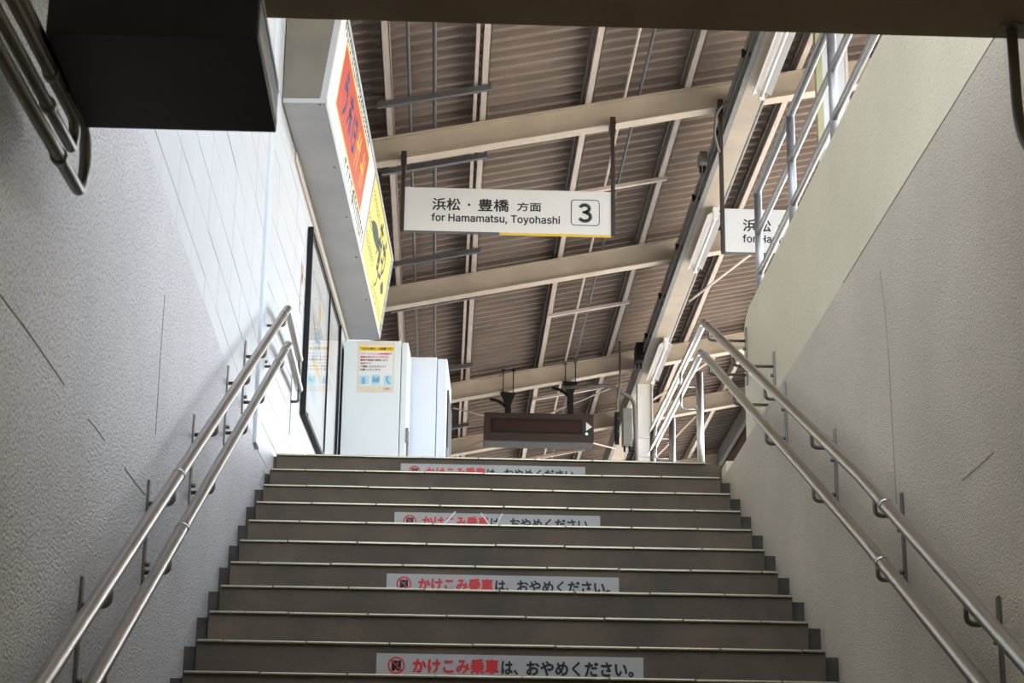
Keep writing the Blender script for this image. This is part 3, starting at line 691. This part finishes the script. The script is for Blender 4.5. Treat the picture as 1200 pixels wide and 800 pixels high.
# ------------------------------------------------------------------ hanging signs
def hanger(parent, x, z0, z1):
    h = MB().box(x-0.014, x+0.014, -0.022, 0.022, z0, z1, 0.002).build('hanger', BROWNBAR, parent)
    MB().box(x-0.022, x+0.022, -0.05, 0.10, z1-0.06, z1-0.03, 0.003).box(x-0.02, x+0.02, -0.03, 0.03, z1-0.12, z1+0.012, 0.003).build('clamp', BROWNBAR, h)
def dirsign(label, x0, z0, number, dx=0.0):
    w, h = 1.535, 0.352
    s = thing('direction_sign', label, 'sign', (x0, 3.63, z0), group='hanging platform signs')
    MB().box(0, w, -0.015, 0.015, 0.009, h, 0.002).build('board', SIGNW, s)
    MB().box(0, w*0.46, -0.016, 0.016, 0, 0.009).build('bottom_edge', STRUT, s)
    ye = MB().box(w*0.46, w, -0.016, 0.016, 0, 0.009).build('bottom_edge', YELLOW, s); ye['label'] = 'yellow bottom edge strip'
    hanger(s, -0.015, 0.0, zb(x0-0.015)-z0+0.02); hanger(s, w+0.015, 0.0, zb(x0+w+0.015)-z0+0.02)
    f = ((dx, -0.015, 0), (1, 0, 0), (0, 0, 1), (0, -1, 0))
    text('浜松', f, 0.205, 0.415, 0.172, 0.272, INK, s, 'lettering', 0.022)
    flat(f, ring(0.478, 0.222, 0, 0.010, 12), INK, s, 'dot', 0.0008)
    text('豊橋', f, 0.545, 0.775, 0.172, 0.272, INK, s, 'lettering', 0.022)
    text('方面', f, 0.835, 1.015, 0.180, 0.252, INK, s, 'lettering', 0.022)
    text('for Hamamatsu, Toyohashi', f, 0.20, 1.155, 0.070, 0.150, INK, s, 'lettering', 0.022)
    if number:
        a0, a1, b0, b1, r_ = 1.235, 1.45, 0.078, 0.285, 0.028
        def rr(d):
            out = []
            for cx, cy, t0 in ((a1-r_, b0+r_, -90), (a1-r_, b1-r_, 0), (a0+r_, b1-r_, 90), (a0+r_, b0+r_, 180)):
                for k in range(6):
                    t = math.radians(t0+18*k); out.append((cx+(r_+d)*math.cos(t), cy+(r_+d)*math.sin(t)))
            return out
        o_, i_ = rr(0.0), rr(-0.006); n = len(o_)
        flat(f, [[o_[k], o_[(k+1) % n], i_[(k+1) % n], i_[k]] for k in range(n)], INK, s, 'number_outline', 0.0008)
        arc = lambda cx, cy, rx, ry, t0, t1, n: [(cx+rx*math.cos(math.radians(t0+(t1-t0)*k/n)), cy+ry*math.sin(math.radians(t0+(t1-t0)*k/n))) for k in range(n+1)]
        flat(f, stroke(arc(1.338, 0.2150, 0.036, 0.0290, 165, -80, 14), 0.027)+stroke(arc(1.340, 0.1485, 0.0425, 0.0335, 85, -160, 16), 0.027)+[rect(1.322, 1.350, 0.174, 0.195)], INK, s, 'platform_number', 0.0008)
    return s
dirsign('white hanging direction sign with platform number 3 over the stairs', 0.582, 2.594, True)
dirsign('white hanging direction sign half hidden behind the right parapet', 2.965, 2.485, False, -0.07)

# train information display
dp = thing('information_display', 'dark brown electronic train display hanging over the platform', 'display', (1.34, 10.62, 2.815))
DW, DH, DD = 1.195, 0.31, 0.30
MB().box(0, DW, 0, DD, 0, DH, 0.006).build('housing', DISPB, dp)
MB().box(0.004, DW-0.004, 0.004, DD-0.004, -0.012, 0.0).build('bottom_cover', mat('display_base_grey', (0.045, 0.045, 0.052), 0.6), dp)
sc = MB().box(0.075, DW-0.125, -0.006, 0.001, 0.085, 0.245, 0.002).build('screen_frame', BLACK, dp)
MB().box(0.10, DW-0.15, -0.009, -0.005, 0.107, 0.225).build('screen', SCREEN, sc)
f = ((0, 0, 0), (1, 0, 0), (0, 0, 1), (0, -1, 0))
flat(f, [[(DW-0.085, 0.12), (DW-0.02, 0.168), (DW-0.085, 0.22)]], SIGNW, dp, 'arrow', 0.001)
flat(f, ring(DW-0.078, 0.088, 0, 0.013, 12), LEDG, dp, 'indicator_lamp', 0.0015)
for x in (0.26, 0.945):
    zt = zb(1.34+x)-2.815
    h = MB().box(x-0.033, x+0.033, 0.10, 0.17, DH, zt-0.03, 0.004).build('hanger', BLACK, dp)
    MB().hexa([(x-0.035, 0.10, zt-0.16), (x+0.035, 0.10, zt-0.16), (x+0.035, 0.17, zt-0.16), (x-0.035, 0.17, zt-0.16),
               (x-0.085, 0.09, zt-0.03), (x+0.085, 0.09, zt-0.03), (x+0.085, 0.22, zt-0.01), (x-0.085, 0.22, zt-0.01)]).build('hanger_head', BLACK, h)
    MB().tube(fillet([(x-0.02, 0.13, zt-0.19), (x-0.10, 0.13, zt-0.12), (x-0.20, 0.13, zt-0.10)], 0.05, 4), 0.017, 8).build('cable_sleeve', BLACK, h)
    for q in (-0.055, 0.055):
        MB().tube([(x+q, 0.105, zt-0.04+SL*q), (x+q, 0.105, zt+0.24+SL*q)], 0.0065, 6).tube([(x+q-0.02, 0.105, zt+0.225), (x+q+0.02, 0.105, zt+0.225)], 0.012, 6).build('u_bolt', BLACK, h)

# fluorescent lamps under the girder
def lamp(label, y0, y1):
    l = thing('fluorescent_lamp', label, 'lamp', (GX+0.03, y0, 3.53), group='fluorescent lamps under the girder')
    L = y1-y0
    MB().box(-0.022, 0.022, 0, L, -0.045, -0.0005, 0.004).build('housing', LAMPW, l)
    for q in (-1, 1):
        pr_ = [(q*0.018, -0.046), (q*0.022, -0.040), (q*0.070, -0.072), (q*0.066, -0.080)]
        MB().prism(pr_, lambda p, t: (p[0], 0.02+t*(L-0.04), p[1])).build('reflector', LAMPW, l)
    MB().tube([(0, 0.03, -0.085), (0, L-0.03, -0.085)], 0.015, 10).build('glass_tube', SIGNW, l)
    for y in (0.0, L-0.03): MB().box(-0.02, 0.02, y, y+0.03, -0.11, -0.04, 0.004).build('socket', LAMPW, l)
lamp('unlit fluorescent lamp under the girder, topmost in view', 1.55, 2.95)
lamp('unlit fluorescent lamp under the girder beside the right hanging sign', 5.35, 6.75)
lamp('unlit fluorescent lamp under the girder just above the column', 9.05, 10.4)

# cables, conduit and boxes by the column and girder
def cable(label, pts, r, m=CABLE, fil=0.08):
    c = MB().tube(fillet(pts, fil, 5), r, 8).build('cable', m); return tag(c, label, 'cable')
cable('thin grey cable run along the left side of the girder', [(GX-0.128, -2.3, 3.59), (GX-0.128, 3.4, 3.59), (GX-0.128, 9.5, 3.59), (GX-0.128, 9.72, 3.585)], 0.011)
cable('second cable above the thin one along the girder', [(GX-0.126, -2.3, 3.65), (GX-0.126, 9.7, 3.65)], 0.009)
cable('bent conduit arching from the roof purlins down the white column', [(2.2, 10.62, 3.42), (2.72, 10.62, 3.46), (2.98, 10.64, 3.30), (3.0, 10.66, 2.7), (3.0, 10.66, PZ)], 0.022)
cable('short cable loop beside the clamp of the right sign hanger', [(GX-0.15, 3.42, 3.62), (2.90, 3.50, 3.56), (2.885, 3.52, 3.38), (2.925, 3.55, 3.26)], 0.010, fil=0.05)
cable('dark cable dropping in front of the third beam to the column', [(2.82, 10.58, 3.95), (2.82, 10.58, 3.45), (2.79, 10.60, 3.3), (2.79, 10.62, 3.18)], 0.012)
for y in (1.2, 2.6, 4.0, 5.4, 6.6, 8.0, 9.3):
    c = MB().box(GX-0.15, GX-0.10, y-0.015, y+0.015, 3.605, 3.635, 0.002).tube([(GX-0.15, y, 3.59), (GX-0.15, y, 3.65)], 0.012, 8).build('cable_clamp', BLACK)
    c.parent = rf_
def jbox(label, x, y, z, w, d, h, m):
    j = thing('junction_box', label, 'junction box', (x, y, z))
    MB().box(-w/2, w/2, -d/2, d/2, 0, h, 0.006).build('body', m, j)
    MB().box(-w/2+0.01, w/2-0.01, -d/2-0.008, -d/2, 0.015, h-0.015, 0.003).build('lid', m, j)
    for q in (0.25, 0.75): MB().tube([(w*0.25, -d/2-0.012, h*q), (w*0.25, -d/2-0.006, h*q)], 0.008, 6).build('screw', STEEL_D, j)
    for q in (-0.25, 0.25): MB().tube([(w*q, 0, -0.06), (w*q, 0, 0.0)], 0.012, 8).build('gland', BLACK, j)
    return j
jbox('tall grey green cable box left of the white column', 2.90, 10.66, 2.78, 0.11, 0.10, 0.42, BOXGREEN)
jbox('small black switch box beside the tall cable box', 2.79, 10.66, 2.86, 0.05, 0.08, 0.30, BLACK)
jbox('black cable box on the girder above the column', GX-0.16, 9.9, 3.50, 0.08, 0.24, 0.20, BLACK)
jbox('small dark junction box on the girder left of the middle lamp', GX-0.185, 4.55, 3.56, 0.06, 0.16, 0.10, CABLE)

# ------------------------------------------------------------------ warning strips on the risers
def risersign(label, k):
    s = thing('riser_sign', label, 'sign', (0.695, -k*TREAD+0.0065, -k*RISE-0.126), group='warning strips on the stair risers')
    w, h = 0.965, 0.088
    MB().box(0, w, -0.002, 0.002, 0, h).build('plate', RISERW, s)
    f = ((0, -0.002, 0), (1, 0, 0), (0, 0, 1), (0, -1, 0))
    cx, cy = 0.072, 0.045
    text('かけこみ乗車', f, 0.130, 0.443, 0.017, 0.074, RED, s, 'red_lettering', 0.045)
    text('は、', f, 0.450, 0.512, 0.017, 0.068, INK, s, 'black_lettering', 0.04)
    text('おやめください。', f, 0.540, 0.930, 0.015, 0.070, INK, s, 'black_lettering', 0.04)
    flat(f, [rect(cx-0.017, cx-0.003, cy-0.018, cy+0.018), rect(cx+0.006, cx+0.017, cy-0.018, cy+0.018)]+ring(cx, cy+0.012, 0, 0.006, 10)+stroke([(cx, cy+0.006), (cx-0.002, cy-0.006), (cx+0.008, cy-0.02)], 0.006)+stroke([(cx-0.002, cy-0.004), (cx-0.012, cy-0.02)], 0.005)+stroke([(cx-0.010, cy+0.002), (cx+0.012, cy+0.0)], 0.005), INK, s, 'running_figure', 0.0008)
    flat(f, ring(cx, cy, 0.025, 0.031)+stroke([(cx-0.020, cy+0.020), (cx+0.020, cy-0.020)], 0.005), RED, s, 'prohibition_ring', 0.0014)
    return s
s1 = risersign('white riser strip with red and black lettering on the topmost riser', 0)
s2 = risersign('white scratched riser strip, second down, with white slashes over its lettering', 3)
risersign('white riser strip with red and black lettering, third from the top', 6)
risersign('white riser strip with red and black lettering nearest the viewer', 9)
f = ((0, -0.002, 0), (1, 0, 0), (0, 0, 1), (0, -1, 0))
flat(f, stroke([(0.285, 0.095), (0.235, 0.035)], 0.006)+stroke([(0.405, 0.090), (0.445, 0.035)], 0.006)+stroke([(0.505, 0.090), (0.475, 0.03)], 0.006), LAMPW, s2, 'scratch', 0.003)

# passage lamps in the ceiling behind the viewer
def passage_lamp(label, x, y):
    l = thing('ceiling_lamp', label, 'lamp', (x, y, -0.30))
    MB().box(-0.06, 0.06, -0.62, 0.62, -0.05, 0.0, 0.004).build('housing', LAMPW, l)
    t = MB().tube([(0, -0.58, -0.075), (0, 0.58, -0.075)], 0.016, 10).build('glass_tube', mat('lit_tube', (0.9, 0.9, 0.8), 0.4, emit=(1.0, 0.93, 0.70), estr=19.0), l)
passage_lamp('lit fluorescent tube on the passage ceiling behind the viewer', 1.2, -11.4)
passage_lamp('lit fluorescent tube on the passage ceiling above the lower steps', 1.75, -7.4)
